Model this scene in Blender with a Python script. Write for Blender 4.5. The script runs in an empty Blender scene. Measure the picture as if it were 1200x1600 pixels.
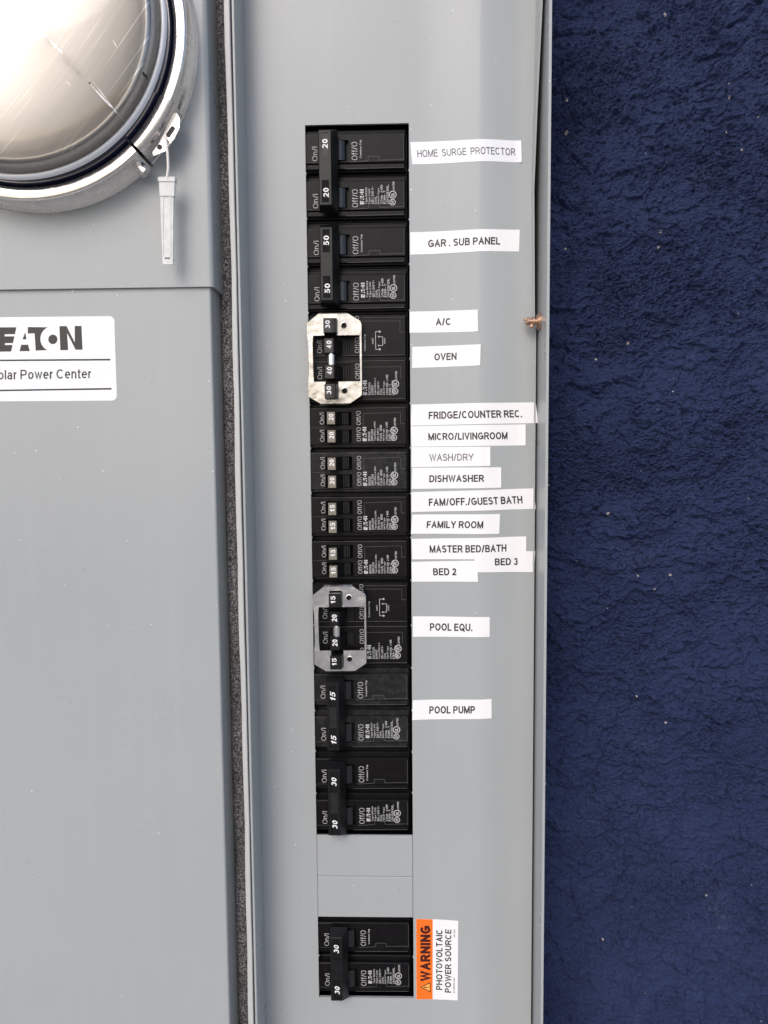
import bpy, math, random
import numpy as np
from mathutils import Vector, Matrix, Euler

random.seed(7)
sc = bpy.context.scene
COL = sc.collection
MM = 0.001
IN = 25.4

# ------------------------------------------------------------------ camera, sky, sun, exposure
CAM_LOC = (54.042, -437.589, -178.445)          # mm; origin = top left corner of the breaker opening
CAM_ROT = (1.4895986, 0.0084290, 0.0273914)
cam_d = bpy.data.cameras.new('camera')
cam = bpy.data.objects.new('camera', cam_d)
COL.objects.link(cam)
cam.location = [c * MM for c in CAM_LOC]
cam.rotation_euler = CAM_ROT
cam_d.sensor_fit = 'VERTICAL'
cam_d.sensor_height = 36.0
cam_d.lens = 27.0
cam_d.clip_start = 0.01
cam_d.clip_end = 200.0
sc.camera = cam

SUN_EL = math.radians(36)
SUN_ROT = math.radians(199)
world = bpy.data.worlds.new('World')
sc.world = world
world.use_nodes = True
wn = world.node_tree.nodes
sky = wn.new('ShaderNodeTexSky')
sky.sky_type = 'NISHITA'
sky.sun_disc = False
sky.sun_elevation = SUN_EL
sky.sun_rotation = SUN_ROT
sky.air_density = 0.8
sky.dust_density = 2.3
sky.ozone_density = 1.0
world.node_tree.links.new(sky.outputs[0], wn['Background'].inputs[0])
wn['Background'].inputs[1].default_value = 0.15

sun_d = bpy.data.lights.new('sun', 'SUN')
sun_d.energy = 0.5
sun_d.angle = math.radians(26)
sun_d.color = (1.0, 0.975, 0.95)
sun = bpy.data.objects.new('sun', sun_d)
COL.objects.link(sun)
sdir = Vector((math.sin(SUN_ROT) * math.cos(SUN_EL), math.cos(SUN_ROT) * math.cos(SUN_EL), math.sin(SUN_EL)))
sun.rotation_euler = (-sdir).to_track_quat('-Z', 'Y').to_euler()
sun.location = (-1, -2, 3)

vs = sc.view_settings
vs.view_transform = 'Standard'
vs.look = 'None'
vs.exposure = 0.46
vs.gamma = 1.0
vs.use_curve_mapping = False

CAM_M = np.array(Euler(CAM_ROT, 'XYZ').to_matrix())
def at(u, v, y):
    """photo measurement -> (x, z) in mm on the real plane standing at depth y"""
    d = CAM_M @ np.array([(u - 600) / 1200.0, -(v - 800) / 1200.0, -1.0])
    t = (y - CAM_LOC[1]) / d[1]
    return CAM_LOC[0] + t * d[0], CAM_LOC[2] + t * d[2]

# ------------------------------------------------------------------ materials
def new_mat(name):
    m = bpy.data.materials.new(name)
    m.use_nodes = True
    nt = m.node_tree
    return m, nt, nt.nodes['Principled BSDF']

def N(nt, kind, **kw):
    n = nt.nodes.new(kind)
    for k, v in kw.items():
        if k in n.inputs: n.inputs[k].default_value = v
        else: setattr(n, k, v)
    return n

def coords(nt, scale=(1, 1, 1)):
    tc = N(nt, 'ShaderNodeTexCoord')
    mp = N(nt, 'ShaderNodeMapping')
    mp.inputs['Scale'].default_value = scale
    nt.links.new(tc.outputs['Object'], mp.inputs[0])
    return mp.outputs[0]

def noise(nt, vec, scale, detail=4, rough=0.55):
    n = N(nt, 'ShaderNodeTexNoise', Scale=scale, Detail=detail, Roughness=rough)
    nt.links.new(vec, n.inputs['Vector'])
    return n.outputs['Fac']

def ramp(nt, fac, a, b, ca=(0, 0, 0, 1), cb=(1, 1, 1, 1)):
    r = N(nt, 'ShaderNodeValToRGB')
    r.color_ramp.elements[0].position = a; r.color_ramp.elements[0].color = ca
    r.color_ramp.elements[1].position = b; r.color_ramp.elements[1].color = cb
    nt.links.new(fac, r.inputs[0])
    return r.outputs[0]

def mix(nt, fac, a, b):
    m = N(nt, 'ShaderNodeMix', data_type='RGBA')
    for sock, val in ((m.inputs[0], fac), (m.inputs[6], a), (m.inputs[7], b)):
        if hasattr(val, 'links'): nt.links.new(val, sock)
        else: sock.default_value = val
    return m.outputs[2]

def math_(nt, op, a, b=0.0):
    m = N(nt, 'ShaderNodeMath', operation=op)
    for sock, val in ((m.inputs[0], a), (m.inputs[1], b)):
        if hasattr(val, 'links'): nt.links.new(val, sock)
        else: sock.default_value = val
    return m.outputs[0]

def bump(nt, bs, h, dist, strength=1.0):
    b = N(nt, 'ShaderNodeBump', Strength=strength, Distance=dist)
    nt.links.new(h, b.inputs['Height'])
    nt.links.new(b.outputs[0], bs.inputs['Normal'])
    return b

def rgb(*c): return (c[0], c[1], c[2], 1)

def paint(name, base, rough=0.29, speck=0.8):
    m, nt, bs = new_mat(name)
    v = coords(nt)
    big = noise(nt, v, 9, 3)
    c = mix(nt, big, rgb(*[x * 0.95 for x in base]), rgb(*[x * 1.05 for x in base]))
    st = noise(nt, coords(nt, (1, 1, 0.05)), 120, 5, 0.7)
    c = mix(nt, math_(nt, 'MULTIPLY', ramp(nt, st, 0.5, 0.75), 0.10), c, rgb(*[x * 1.35 for x in base]))
    # dust film and small splashes of white
    smear = ramp(nt, noise(nt, v, 55, 6, 0.7), 0.62, 0.8)
    c = mix(nt, math_(nt, 'MULTIPLY', smear, 0.12), c, rgb(0.62, 0.62, 0.6))
    vo = N(nt, 'ShaderNodeTexVoronoi', Scale=85.0, voronoi_dimensions='2D')
    sx_ = N(nt, 'ShaderNodeSeparateXYZ'); cx_ = N(nt, 'ShaderNodeCombineXYZ')
    nt.links.new(v, sx_.inputs[0]); nt.links.new(sx_.outputs[0], cx_.inputs[0]); nt.links.new(sx_.outputs[2], cx_.inputs[1])
    nt.links.new(cx_.outputs[0], vo.inputs['Vector'])
    sep = N(nt, 'ShaderNodeSeparateColor')
    nt.links.new(vo.outputs['Color'], sep.inputs[0])
    keep = math_(nt, 'GREATER_THAN', sep.outputs[0], 0.84)
    size = math_(nt, 'MULTIPLY', sep.outputs[1], 0.045)
    d = math_(nt, 'ADD', vo.outputs['Distance'], math_(nt, 'MULTIPLY', noise(nt, v, 900, 2), 0.02))
    spot = math_(nt, 'MULTIPLY', math_(nt, 'LESS_THAN', d, size), keep)
    c = mix(nt, math_(nt, 'MULTIPLY', spot, speck), c, rgb(0.8, 0.8, 0.78))
    nt.links.new(c, bs.inputs['Base Color'])
    r = math_(nt, 'ADD', math_(nt, 'MULTIPLY', noise(nt, v, 30, 4, 0.6), 0.10), rough - 0.05)
    nt.links.new(r, bs.inputs['Roughness'])
    bs.inputs['Specular IOR Level'].default_value = 0.38
    h = math_(nt, 'ADD', math_(nt, 'MULTIPLY', noise(nt, v, 700, 2), 0.06), noise(nt, v, 7, 2))
    bump(nt, bs, h, 0.0012, 0.5)
    return m

GREY = (0.366, 0.387, 0.392)
M_paint = paint('grey_paint', GREY)
M_edge = paint('worn_rim', (0.5, 0.51, 0.5), 0.4)

def black(name, base, rough, dust, spec=0.16):
    m, nt, bs = new_mat(name)
    v = coords(nt)
    f = math_(nt, 'MULTIPLY', ramp(nt, noise(nt, v, 220, 6, 0.75), 0.45, 0.85), dust)
    g = math_(nt, 'MULTIPLY', ramp(nt, noise(nt, v, 2600, 2, 0.6), 0.6, 0.75), dust * 0.8)
    c = mix(nt, math_(nt, 'ADD', f, g), rgb(*base), rgb(0.16, 0.155, 0.15))
    nt.links.new(c, bs.inputs['Base Color'])
    r = math_(nt, 'ADD', math_(nt, 'MULTIPLY', noise(nt, v, 150, 5, 0.7), 0.25), rough - 0.12)
    nt.links.new(r, bs.inputs['Roughness'])
    bs.inputs['Specular IOR Level'].default_value = spec
    bump(nt, bs, noise(nt, v, 2500, 2), 0.00004, 0.6)
    return m

M_black = black('black_plastic', (0.0045, 0.004, 0.0048), 0.34, 0.05)
M_dusty = black('dusty_black_plastic', (0.010, 0.010, 0.011), 0.45, 0.25)
M_bar = black('handle_plastic', (0.007, 0.007, 0.008), 0.3, 0.06, 0.3)
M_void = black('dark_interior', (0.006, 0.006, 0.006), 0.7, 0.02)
M_line = black('dusty_edge_highlight', (0.10, 0.097, 0.095), 0.5, 0.5)  # pale strips: edge highlights put into the colour, with some dust
M_slot = black('toggle_plastic', (0.012, 0.012, 0.013), 0.2, 0.04, 0.6)
M_rib = black('ribbed_plastic', (0.02, 0.02, 0.02), 0.35, 0.1)
M_greycap = black('grey_cap', (0.055, 0.054, 0.05), 0.4, 0.3)

def plain(name, col, rough=0.5, metal=0.0, vary=0.06, sc_=120):
    m, nt, bs = new_mat(name)
    v = coords(nt)
    f = noise(nt, v, sc_, 5, 0.65)
    c = mix(nt, f, rgb(*[x * (1 - vary * 2) for x in col]), rgb(*[min(1, x * (1 + vary * 2)) for x in col]))
    nt.links.new(c, bs.inputs['Base Color'])
    bs.inputs['Roughness'].default_value = rough
    bs.inputs['Metallic'].default_value = metal
    return m

M_tan = plain('tan_cap', (0.21, 0.18, 0.145), 0.45, 0, 0.18, 900)
M_speck = plain('speckled_cap', (0.20, 0.185, 0.145), 0.5, 0, 0.4, 1100)
M_print = plain('white_print', (0.50, 0.50, 0.50), 0.55, 0, 0.08, 1500)
M_number = plain('white_numerals', (0.82, 0.82, 0.82), 0.5, 0, 0.04, 1500)
M_paper = plain('label_tape', (0.84, 0.84, 0.85), 0.32, 0, 0.012, 60)
M_paperthin = plain('label_tape_bluish', (0.80, 0.81, 0.86), 0.3, 0, 0.012, 60)
M_ink = plain('black_ink', (0.012, 0.012, 0.013), 0.4)
M_inkfade = plain('faded_ink', (0.16, 0.16, 0.17), 0.4, 0, 0.3, 300)
M_inkthin = plain('grey_ink', (0.07, 0.07, 0.08), 0.4, 0, 0.2, 300)
M_orange = plain('warning_orange', (0.90, 0.17, 0.012), 0.4, 0, 0.02)
M_amber = plain('warning_amber', (0.95, 0.42, 0.09), 0.4, 0, 0.02)
M_maroon = plain('warning_ink', (0.055, 0.004, 0.004), 0.4)
M_copper = plain('copper_screw', (0.50, 0.33, 0.235), 0.42, 0.9, 0.35, 700)
M_pin = plain('steel_pin', (0.85, 0.84, 0.82), 0.25, 1.0, 0.05)
M_tag = plain('seal_plastic', (0.80, 0.84, 0.82), 0.25, 0, 0.15, 260)
bs = M_tag.node_tree.nodes['Principled BSDF']
bs.inputs['Subsurface Weight'].default_value = 0.3
bs.inputs['Alpha'].default_value = 0.7
bs.inputs['Subsurface Radius'].default_value = (0.002, 0.002, 0.002)
M_wire = plain('seal_wire', (0.80, 0.76, 0.74), 0.35, 0.0)
M_glint = plain('white_glint', (0.9, 0.9, 0.92), 0.6)  # glints of ribs in the meter cover, painted white
M_smudge = plain('dark_smudge', (0.03, 0.03, 0.03), 0.6)

def sticker_mat():
    m, nt, bs = new_mat('sticker_vinyl')
    v = coords(nt)
    f = ramp(nt, noise(nt, v, 45, 5, 0.7), 0.45, 0.7)
    c = mix(nt, f, rgb(0.84, 0.84, 0.83), rgb(0.76, 0.79, 0.84))
    nt.links.new(c, bs.inputs['Base Color'])
    bs.inputs['Roughness'].default_value = 0.3
    bump(nt, bs, noise(nt, v, 220, 3), 0.0002, 0.5)
    return m
M_sticker = sticker_mat()

def metal_plate(name, col, rough, stretch, dent=0.0015):
    m, nt, bs = new_mat(name)
    v = coords(nt, stretch)
    f = noise(nt, v, 160, 6, 0.7)
    c = mix(nt, f, rgb(*[x * 0.80 for x in col]), rgb(*[min(1, x * 1.15) for x in col]))
    nt.links.new(c, bs.inputs['Base Color'])
    bs.inputs['Metallic'].default_value = 0.92
    r = math_(nt, 'ADD', math_(nt, 'MULTIPLY', f, 0.3), rough - 0.12)
    nt.links.new(r, bs.inputs['Roughness'])
    h = math_(nt, 'ADD', noise(nt, v, 75, 2), math_(nt, 'MULTIPLY', noise(nt, v, 900, 3), 0.05))
    bump(nt, bs, h, dent, 0.8)
    return m
M_zinc = metal_plate('zinc_plate', (0.42, 0.41, 0.395), 0.25, (1, 1, 1))
M_steel = metal_plate('shiny_plate', (0.78, 0.77, 0.76), 0.14, (1, 1, 1), 0.0019)
M_ring = metal_plate('ring_steel', (0.82, 0.78, 0.755), 0.22, (1, 1, 1), 0.0004)

def disc_mat():
    m, nt, bs = new_mat('brushed_disc')
    tc = N(nt, 'ShaderNodeTexCoord')
    mp = N(nt, 'ShaderNodeMapping')
    mp.vector_type = 'TEXTURE'
    mp.inputs['Rotation'].default_value = (0, math.radians(-50), 0)
    mp.inputs['Scale'].default_value = (4.0, 1, 0.06)
    nt.links.new(tc.outputs['Object'], mp.inputs[0])
    f = noise(nt, mp.outputs[0], 60, 7, 0.75)
    f2 = noise(nt, mp.outputs[0], 35, 2, 0.6)
    c = mix(nt, f, rgb(0.335, 0.31, 0.285), rgb(0.50, 0.475, 0.445))
    c = mix(nt, math_(nt, 'MULTIPLY', ramp(nt, f2, 0.60, 0.68), 0.55), c, rgb(0.85, 0.82, 0.78))
    nt.links.new(c, bs.inputs['Base Color'])
    bs.inputs['Metallic'].default_value = 0.95
    bs.inputs['Anisotropic'].default_value = 0.4
    tv = N(nt, 'ShaderNodeCombineXYZ', X=-0.35, Y=0.0, Z=0.94)
    nt.links.new(tv.outputs[0], bs.inputs['Tangent'])
    r = math_(nt, 'ADD', math_(nt, 'MULTIPLY', f, 0.2), 0.22)
    nt.links.new(r, bs.inputs['Roughness'])
    return m
M_disc = disc_mat()
M_discrim = plain('disc_rim', (0.62, 0.58, 0.54), 0.5, 0.0, 0.14, 700)

def clear_mat():
    m = bpy.data.materials.new('clear_plastic')
    m.use_nodes = True
    nt = m.node_tree
    nt.nodes.remove(nt.nodes['Principled BSDF'])
    out = nt.nodes['Material Output']
    t = N(nt, 'ShaderNodeBsdfTransparent', Color=(0.93, 0.94, 0.95, 1))
    g = N(nt, 'ShaderNodeBsdfGlossy', Roughness=0.06)
    fr = N(nt, 'ShaderNodeFresnel', IOR=1.5)
    mx = N(nt, 'ShaderNodeMixShader')
    nt.links.new(fr.outputs[0], mx.inputs[0])
    nt.links.new(t.outputs[0], mx.inputs[1]); nt.links.new(g.outputs[0], mx.inputs[2])
    nt.links.new(mx.outputs[0], out.inputs[0])
    return m
M_clear = clear_mat()
M_meterbase = plain('cover_wall', (0.012, 0.016, 0.045), 0.12)  # dark reflection in the clear cover's wall, painted navy
M_rimlight = plain('rim_highlight', (0.78, 0.80, 0.84), 0.22, 0, .03)  # highlight on the clear cover's rounded edge, painted light grey

def gasket_mat():
    m, nt, bs = new_mat('foam_gasket')
    v = coords(nt)
    f = ramp(nt, noise(nt, v, 1050, 5, 0.75), 0.47, 0.60)
    g = ramp(nt, noise(nt, v, 12, 3, 0.6), 0.36, 0.62)
    tc = N(nt, 'ShaderNodeSeparateXYZ')
    nt.links.new(v, tc.inputs[0])
    top = math_(nt, 'MULTIPLY_ADD', tc.outputs[1], -240.0)    # pale specks kept to the crest of the bead
    nt.nodes[-1].inputs[2].default_value = -1.95
    nt.nodes[-1].use_clamp = True
    d = math_(nt, 'MULTIPLY', f, math_(nt, 'MULTIPLY_ADD', g, 0.75))
    nt.nodes[-1].inputs[2].default_value = 0.25
    d = math_(nt, 'MULTIPLY', d, top)
    base = mix(nt, noise(nt, v, 400, 4), rgb(0.045, 0.043, 0.045), rgb(0.11, 0.105, 0.105))
    c = mix(nt, d, base, rgb(0.58, 0.54, 0.53))
    nt.links.new(c, bs.inputs['Base Color'])
    bs.inputs['Roughness'].default_value = 0.9
    bs.inputs['Specular IOR Level'].default_value = 0.2
    bump(nt, bs, noise(nt, v, 1300, 4, 0.7), 0.0006, 0.8)
    return m
M_gasket = gasket_mat()

def stucco_mat():
    m, nt, bs = new_mat('blue_stucco')
    v = coords(nt)
    f = noise(nt, v, 14, 5, 0.65)
    c = mix(nt, f, rgb(0.0175, 0.0275, 0.080), rgb(0.032, 0.049, 0.130))
    # chips down to the pale render and chalky scuffs
    vo = N(nt, 'ShaderNodeTexVoronoi', Scale=105.0, voronoi_dimensions='2D')
    sx_ = N(nt, 'ShaderNodeSeparateXYZ'); cx_ = N(nt, 'ShaderNodeCombineXYZ')
    nt.links.new(v, sx_.inputs[0]); nt.links.new(sx_.outputs[0], cx_.inputs[0]); nt.links.new(sx_.outputs[2], cx_.inputs[1])
    nt.links.new(cx_.outputs[0], vo.inputs['Vector'])
    sep = N(nt, 'ShaderNodeSeparateColor')
    nt.links.new(vo.outputs['Color'], sep.inputs[0])
    keep = math_(nt, 'GREATER_THAN', sep.outputs[0], 0.885)
    size = math_(nt, 'MULTIPLY', math_(nt, 'POWER', sep.outputs[1], 2.2), 0.15)
    d = math_(nt, 'ADD', vo.outputs['Distance'], math_(nt, 'MULTIPLY', noise(nt, v, 700, 3), 0.09))
    spot = math_(nt, 'MULTIPLY', math_(nt, 'LESS_THAN', d, size), keep)
    scuff_or_glint = math_(nt, 'MULTIPLY', ramp(nt, noise(nt, v, 26, 2), 0.66, 0.78), ramp(nt, noise(nt, v, 600, 5, 0.7), 0.52, 0.7))
    c = mix(nt, math_(nt, 'MULTIPLY', scuff_or_glint, 0.4), c, rgb(0.30, 0.33, 0.42))
    c = mix(nt, math_(nt, 'MULTIPLY', spot, 0.85), c, rgb(0.55, 0.49, 0.45))
    nt.links.new(c, bs.inputs['Base Color'])
    bs.inputs['Roughness'].default_value = 0.62
    bs.inputs['Specular IOR Level'].default_value = 0.22
    mp = coords(nt, (0.7, 1, 1.5))
    h = math_(nt, 'ADD', noise(nt, mp, 420, 6, 0.7), math_(nt, 'MULTIPLY', noise(nt, mp, 1500, 3, 0.6), 0.35))
    bump(nt, bs, h, 0.0018, 0.8)
    return m
M_stucco = stucco_mat()
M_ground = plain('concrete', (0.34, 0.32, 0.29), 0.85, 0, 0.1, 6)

# ------------------------------------------------------------------ mesh helpers (millimetres; d = distance DOWN)
class MB:
    def __init__(s):
        s.v = []; s.f = []; s.m = []; s.sm = []
    def add(s, verts, faces, m=0, smooth=False):
        o = len(s.v)
        s.v += [tuple(p) for p in verts]
        for f in faces:
            s.f.append(tuple(i + o for i in f)); s.m.append(m); s.sm.append(smooth)
    def box(s, x0, x1, y0, y1, d0, d1, m=0, ch=0.0):
        """y0 is the front face; ch = chamfer round the front"""
        z0, z1 = -d0, -d1
        if ch <= 0:
            V = [(x0, y0, z0), (x1, y0, z0), (x1, y0, z1), (x0, y0, z1), (x0, y1, z0), (x1, y1, z0), (x1, y1, z1), (x0, y1, z1)]
            F = [(0, 3, 2, 1), (4, 5, 6, 7), (0, 1, 5, 4), (1, 2, 6, 5), (2, 3, 7, 6), (3, 0, 4, 7)]
        else:
            V = [(x0 + ch, y0, z0 - ch), (x1 - ch, y0, z0 - ch), (x1 - ch, y0, z1 + ch), (x0 + ch, y0, z1 + ch),
                 (x0, y0 + ch, z0), (x1, y0 + ch, z0), (x1, y0 + ch, z1), (x0, y0 + ch, z1),
                 (x0, y1, z0), (x1, y1, z0), (x1, y1, z1), (x0, y1, z1)]
            F = [(0, 3, 2, 1), (8, 9, 10, 11)]
            for a in (0, 4):
                for i in range(4):
                    j = (i + 1) % 4
                    F.append((a + i, a + j, a + 4 + j, a + 4 + i))
        s.add(V, F, m)
    def frustum(s, a, ya, b, yb, m=0):
        """a = (x0,x1,d0,d1) rectangle at the front ya, b = the larger one at yb"""
        V = []
        for (x0, x1, d0, d1), y in ((a, ya), (b, yb)):
            V += [(x0, y, -d0), (x1, y, -d0), (x1, y, -d1), (x0, y, -d1)]
        F = [(0, 3, 2, 1)] + [(i, (i + 1) % 4, 4 + (i + 1) % 4, 4 + i) for i in range(4)] + [(4, 5, 6, 7)]
        s.add(V, F, m)
    def plate(s, xs, ds, holes, yf, yb, m=0, ch=0.4, floor=None, mfloor=None, prof=None):
        """rectangular plate with rectangular holes; holes = set of (i, j) cells"""
        nx, nd = len(xs), len(ds)
        P = lambda x, y: y + (prof(x) if prof else 0.0)
        X = list(xs); D = list(ds)
        if ch: X[0] += ch; X[-1] -= ch; D[0] += ch; D[-1] -= ch
        V = [(X[i], P(X[i], yf), -D[j]) for j in range(nd) for i in range(nx)]
        F = []
        for j in range(nd - 1):
            for i in range(nx - 1):
                if (i, j) in holes: continue
                a = j * nx + i
                F.append((a, a + nx, a + nx + 1, a + 1))
        s.add(V, F, m, bool(prof))
        def wall(p, q, y0, y1):
            s.add([(p[0], P(p[0], y0), -p[1]), (q[0], P(q[0], y0), -q[1]), (q[0], P(q[0], y1), -q[1]), (p[0], P(p[0], y1), -p[1])], [(0, 1, 2, 3)], m)
        for (i, j) in holes:
            c = [(X[i], D[j]), (X[i + 1], D[j]), (X[i + 1], D[j + 1]), (X[i], D[j + 1])]
            nb = [(i, j - 1), (i + 1, j), (i, j + 1), (i - 1, j)]
            for k in range(4):
                if nb[k] in holes: continue
                wall(c[k], c[(k + 1) % 4], yf, yb)
            if floor is not None:
                s.add([(c[k][0], floor, -c[k][1]) for k in range(4)], [(0, 3, 2, 1)], m if mfloor is None else mfloor)
        o = [(xs[0], ds[0]), (xs[-1], ds[0]), (xs[-1], ds[-1]), (xs[0], ds[-1])]
        n = [(X[0], D[0]), (X[-1], D[0]), (X[-1], D[-1]), (X[0], D[-1])]
        for k in range(4):
            p, q = o[k], o[(k + 1) % 4]
            if ch:
                a, b = n[k], n[(k + 1) % 4]
                s.add([(a[0], yf, -a[1]), (b[0], yf, -b[1]), (q[0], yf + ch, -q[1]), (p[0], yf + ch, -p[1])], [(0, 1, 2, 3)], m)
            if not prof: wall(p, q, yf + ch, yb)
    def prism_d(s, prof, d0, d1, m=0, smooth=False):
        """closed (x, y) outline swept straight down from d0 to d1"""
        n = len(prof)
        V = [(x, y, -d0) for x, y in prof] + [(x, y, -d1) for x, y in prof]
        s.add(V, [(i, (i + 1) % n, n + (i + 1) % n, n + i) for i in range(n)], m, smooth)
        s.add(V, [tuple(range(n)), tuple(range(2 * n - 1, n - 1, -1))], m)
    def poly(s, pts, y, m=0, thick=0.0):
        """flat outline in (x, d), facing the viewer"""
        n = len(pts)
        s.add([(x, y, -d) for x, d in pts], [tuple(range(n - 1, -1, -1))], m)
        if thick:
            V = [(x, y, -d) for x, d in pts] + [(x, y + thick, -d) for x, d in pts]
            s.add(V, [(i, (i + 1) % n, n + (i + 1) % n, n + i) for i in range(n)] + [tuple(range(n, 2 * n))], m)
    def line(s, pts, w, y, m=0):
        for (xa, da), (xb, db) in zip(pts[:-1], pts[1:]):
            L = math.hypot(xb - xa, db - da) or 1
            nx, nd = -(db - da) / L * w / 2, (xb - xa) / L * w / 2
            s.poly([(xa + nx, da + nd), (xb + nx, db + nd), (xb - nx, db - nd), (xa - nx, da - nd)], y, m)
    def disc(s, x, d, r, y, m=0, n=20):
        s.poly([(x + r * math.cos(2 * math.pi * k / n), d + r * math.sin(2 * math.pi * k / n)) for k in range(n)], y, m)
    def annulus(s, x, d, r0, r1, y, m=0, n=24):
        V = []; F = []
        for k in range(n):
            c, t = math.cos(2 * math.pi * k / n), math.sin(2 * math.pi * k / n)
            V += [(x + r0 * c, y, -d - r0 * t), (x + r1 * c, y, -d - r1 * t)]
            a, b = 2 * k, 2 * ((k + 1) % n)
            F.append((a, a + 1, b + 1, b))
        s.add(V, F, m)
    def lathe(s, cx, cz, prof, n=128, a0=0.0, a1=2 * math.pi, m=0, smooth=True):
        """prof = (radius, y) points turned about a line along Y"""
        full = abs(a1 - a0 - 2 * math.pi) < 1e-6
        k_ = len(prof); V = []; F = []
        cnt = n if full else n + 1
        for i in range(cnt):
            a = a0 + (a1 - a0) * i / n
            for r, y in prof: V.append((cx + r * math.cos(a), y, cz + r * math.sin(a)))
        for i in range(n):
            for j in range(k_ - 1):
                p = i * k_ + j; q = ((i + 1) % cnt) * k_ + j
                F.append((p, q, q + 1, p + 1))
        s.add(V, F, m, smooth)
    def tube(s, path, r, n=10, m=0):
        V = []; F = []
        pts = [Vector(p) for p in path]
        for i, p in enumerate(pts):
            t = (pts[min(i + 1, len(pts) - 1)] - pts[max(i - 1, 0)]).normalized()
            u = t.orthogonal().normalized() if i == 0 else (u - t * u.dot(t)).normalized()
            w = t.cross(u)
            for k in range(n):
                a = 2 * math.pi * k / n
                V.append(tuple(p + (u * math.cos(a) + w * math.sin(a)) * r))
        for i in range(len(pts) - 1):
            for k in range(n):
                F.append((i * n + k, i * n + (k + 1) % n, (i + 1) * n + (k + 1) % n, (i + 1) * n + k))
        s.add(V, F, m, True)
        s.add(V, [tuple(range(n)), tuple(range((len(pts) - 1) * n, len(pts) * n))], m)
    def cyl_x(s, x0, x1, y, z, r, n=20, m=0, r1=None):
        r1 = r if r1 is None else r1
        V = [(x0, y + r * math.cos(2 * math.pi * k / n), z + r * math.sin(2 * math.pi * k / n)) for k in range(n)]
        V += [(x1, y + r1 * math.cos(2 * math.pi * k / n), z + r1 * math.sin(2 * math.pi * k / n)) for k in range(n)]
        s.add(V, [(k, (k + 1) % n, n + (k + 1) % n, n + k) for k in range(n)], m, True)
        s.add(V, [tuple(range(n)), tuple(range(n, 2 * n))], m)
    def text(s, body, fn, m=0, bold=0.0, shear=0.0):
        """fn(a, b) maps the text's own box (a along the line, b up) to a point"""
        P, F = glyphs(body, bold, shear)
        s.add([(q[0], q[1] - .008 * k, q[2]) for q, k in ((fn(a, b), k) for a, b, k in P)], F, m)
    def vtext(s, body, x0, x1, d0, d1, y, m=0, bold=0.0, shear=0.0):
        """lettering that reads upwards: x0..x1 across, d0 top, d1 bottom"""
        s.text(body, lambda a, b: (x1 - (x1 - x0) * b, y, -(d1 - (d1 - d0) * a)), m, bold, shear)
    def build(s, name, mats, parent=None, origin=(0, 0, 0)):
        me = bpy.data.meshes.new(name)
        ox, oy, oz = origin
        me.from_pydata([((x - ox) * MM, (y - oy) * MM, (z - oz) * MM) for x, y, z in s.v], [], s.f)
        for mt in mats: me.materials.append(mt)
        me.polygons.foreach_set('material_index', s.m)
        me.polygons.foreach_set('use_smooth', s.sm)
        me.update()
        o = bpy.data.objects.new(name, me)
        COL.objects.link(o)
        if parent: o.parent = parent
        else: o.location = (ox * MM, oy * MM, oz * MM)
        return o

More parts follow.
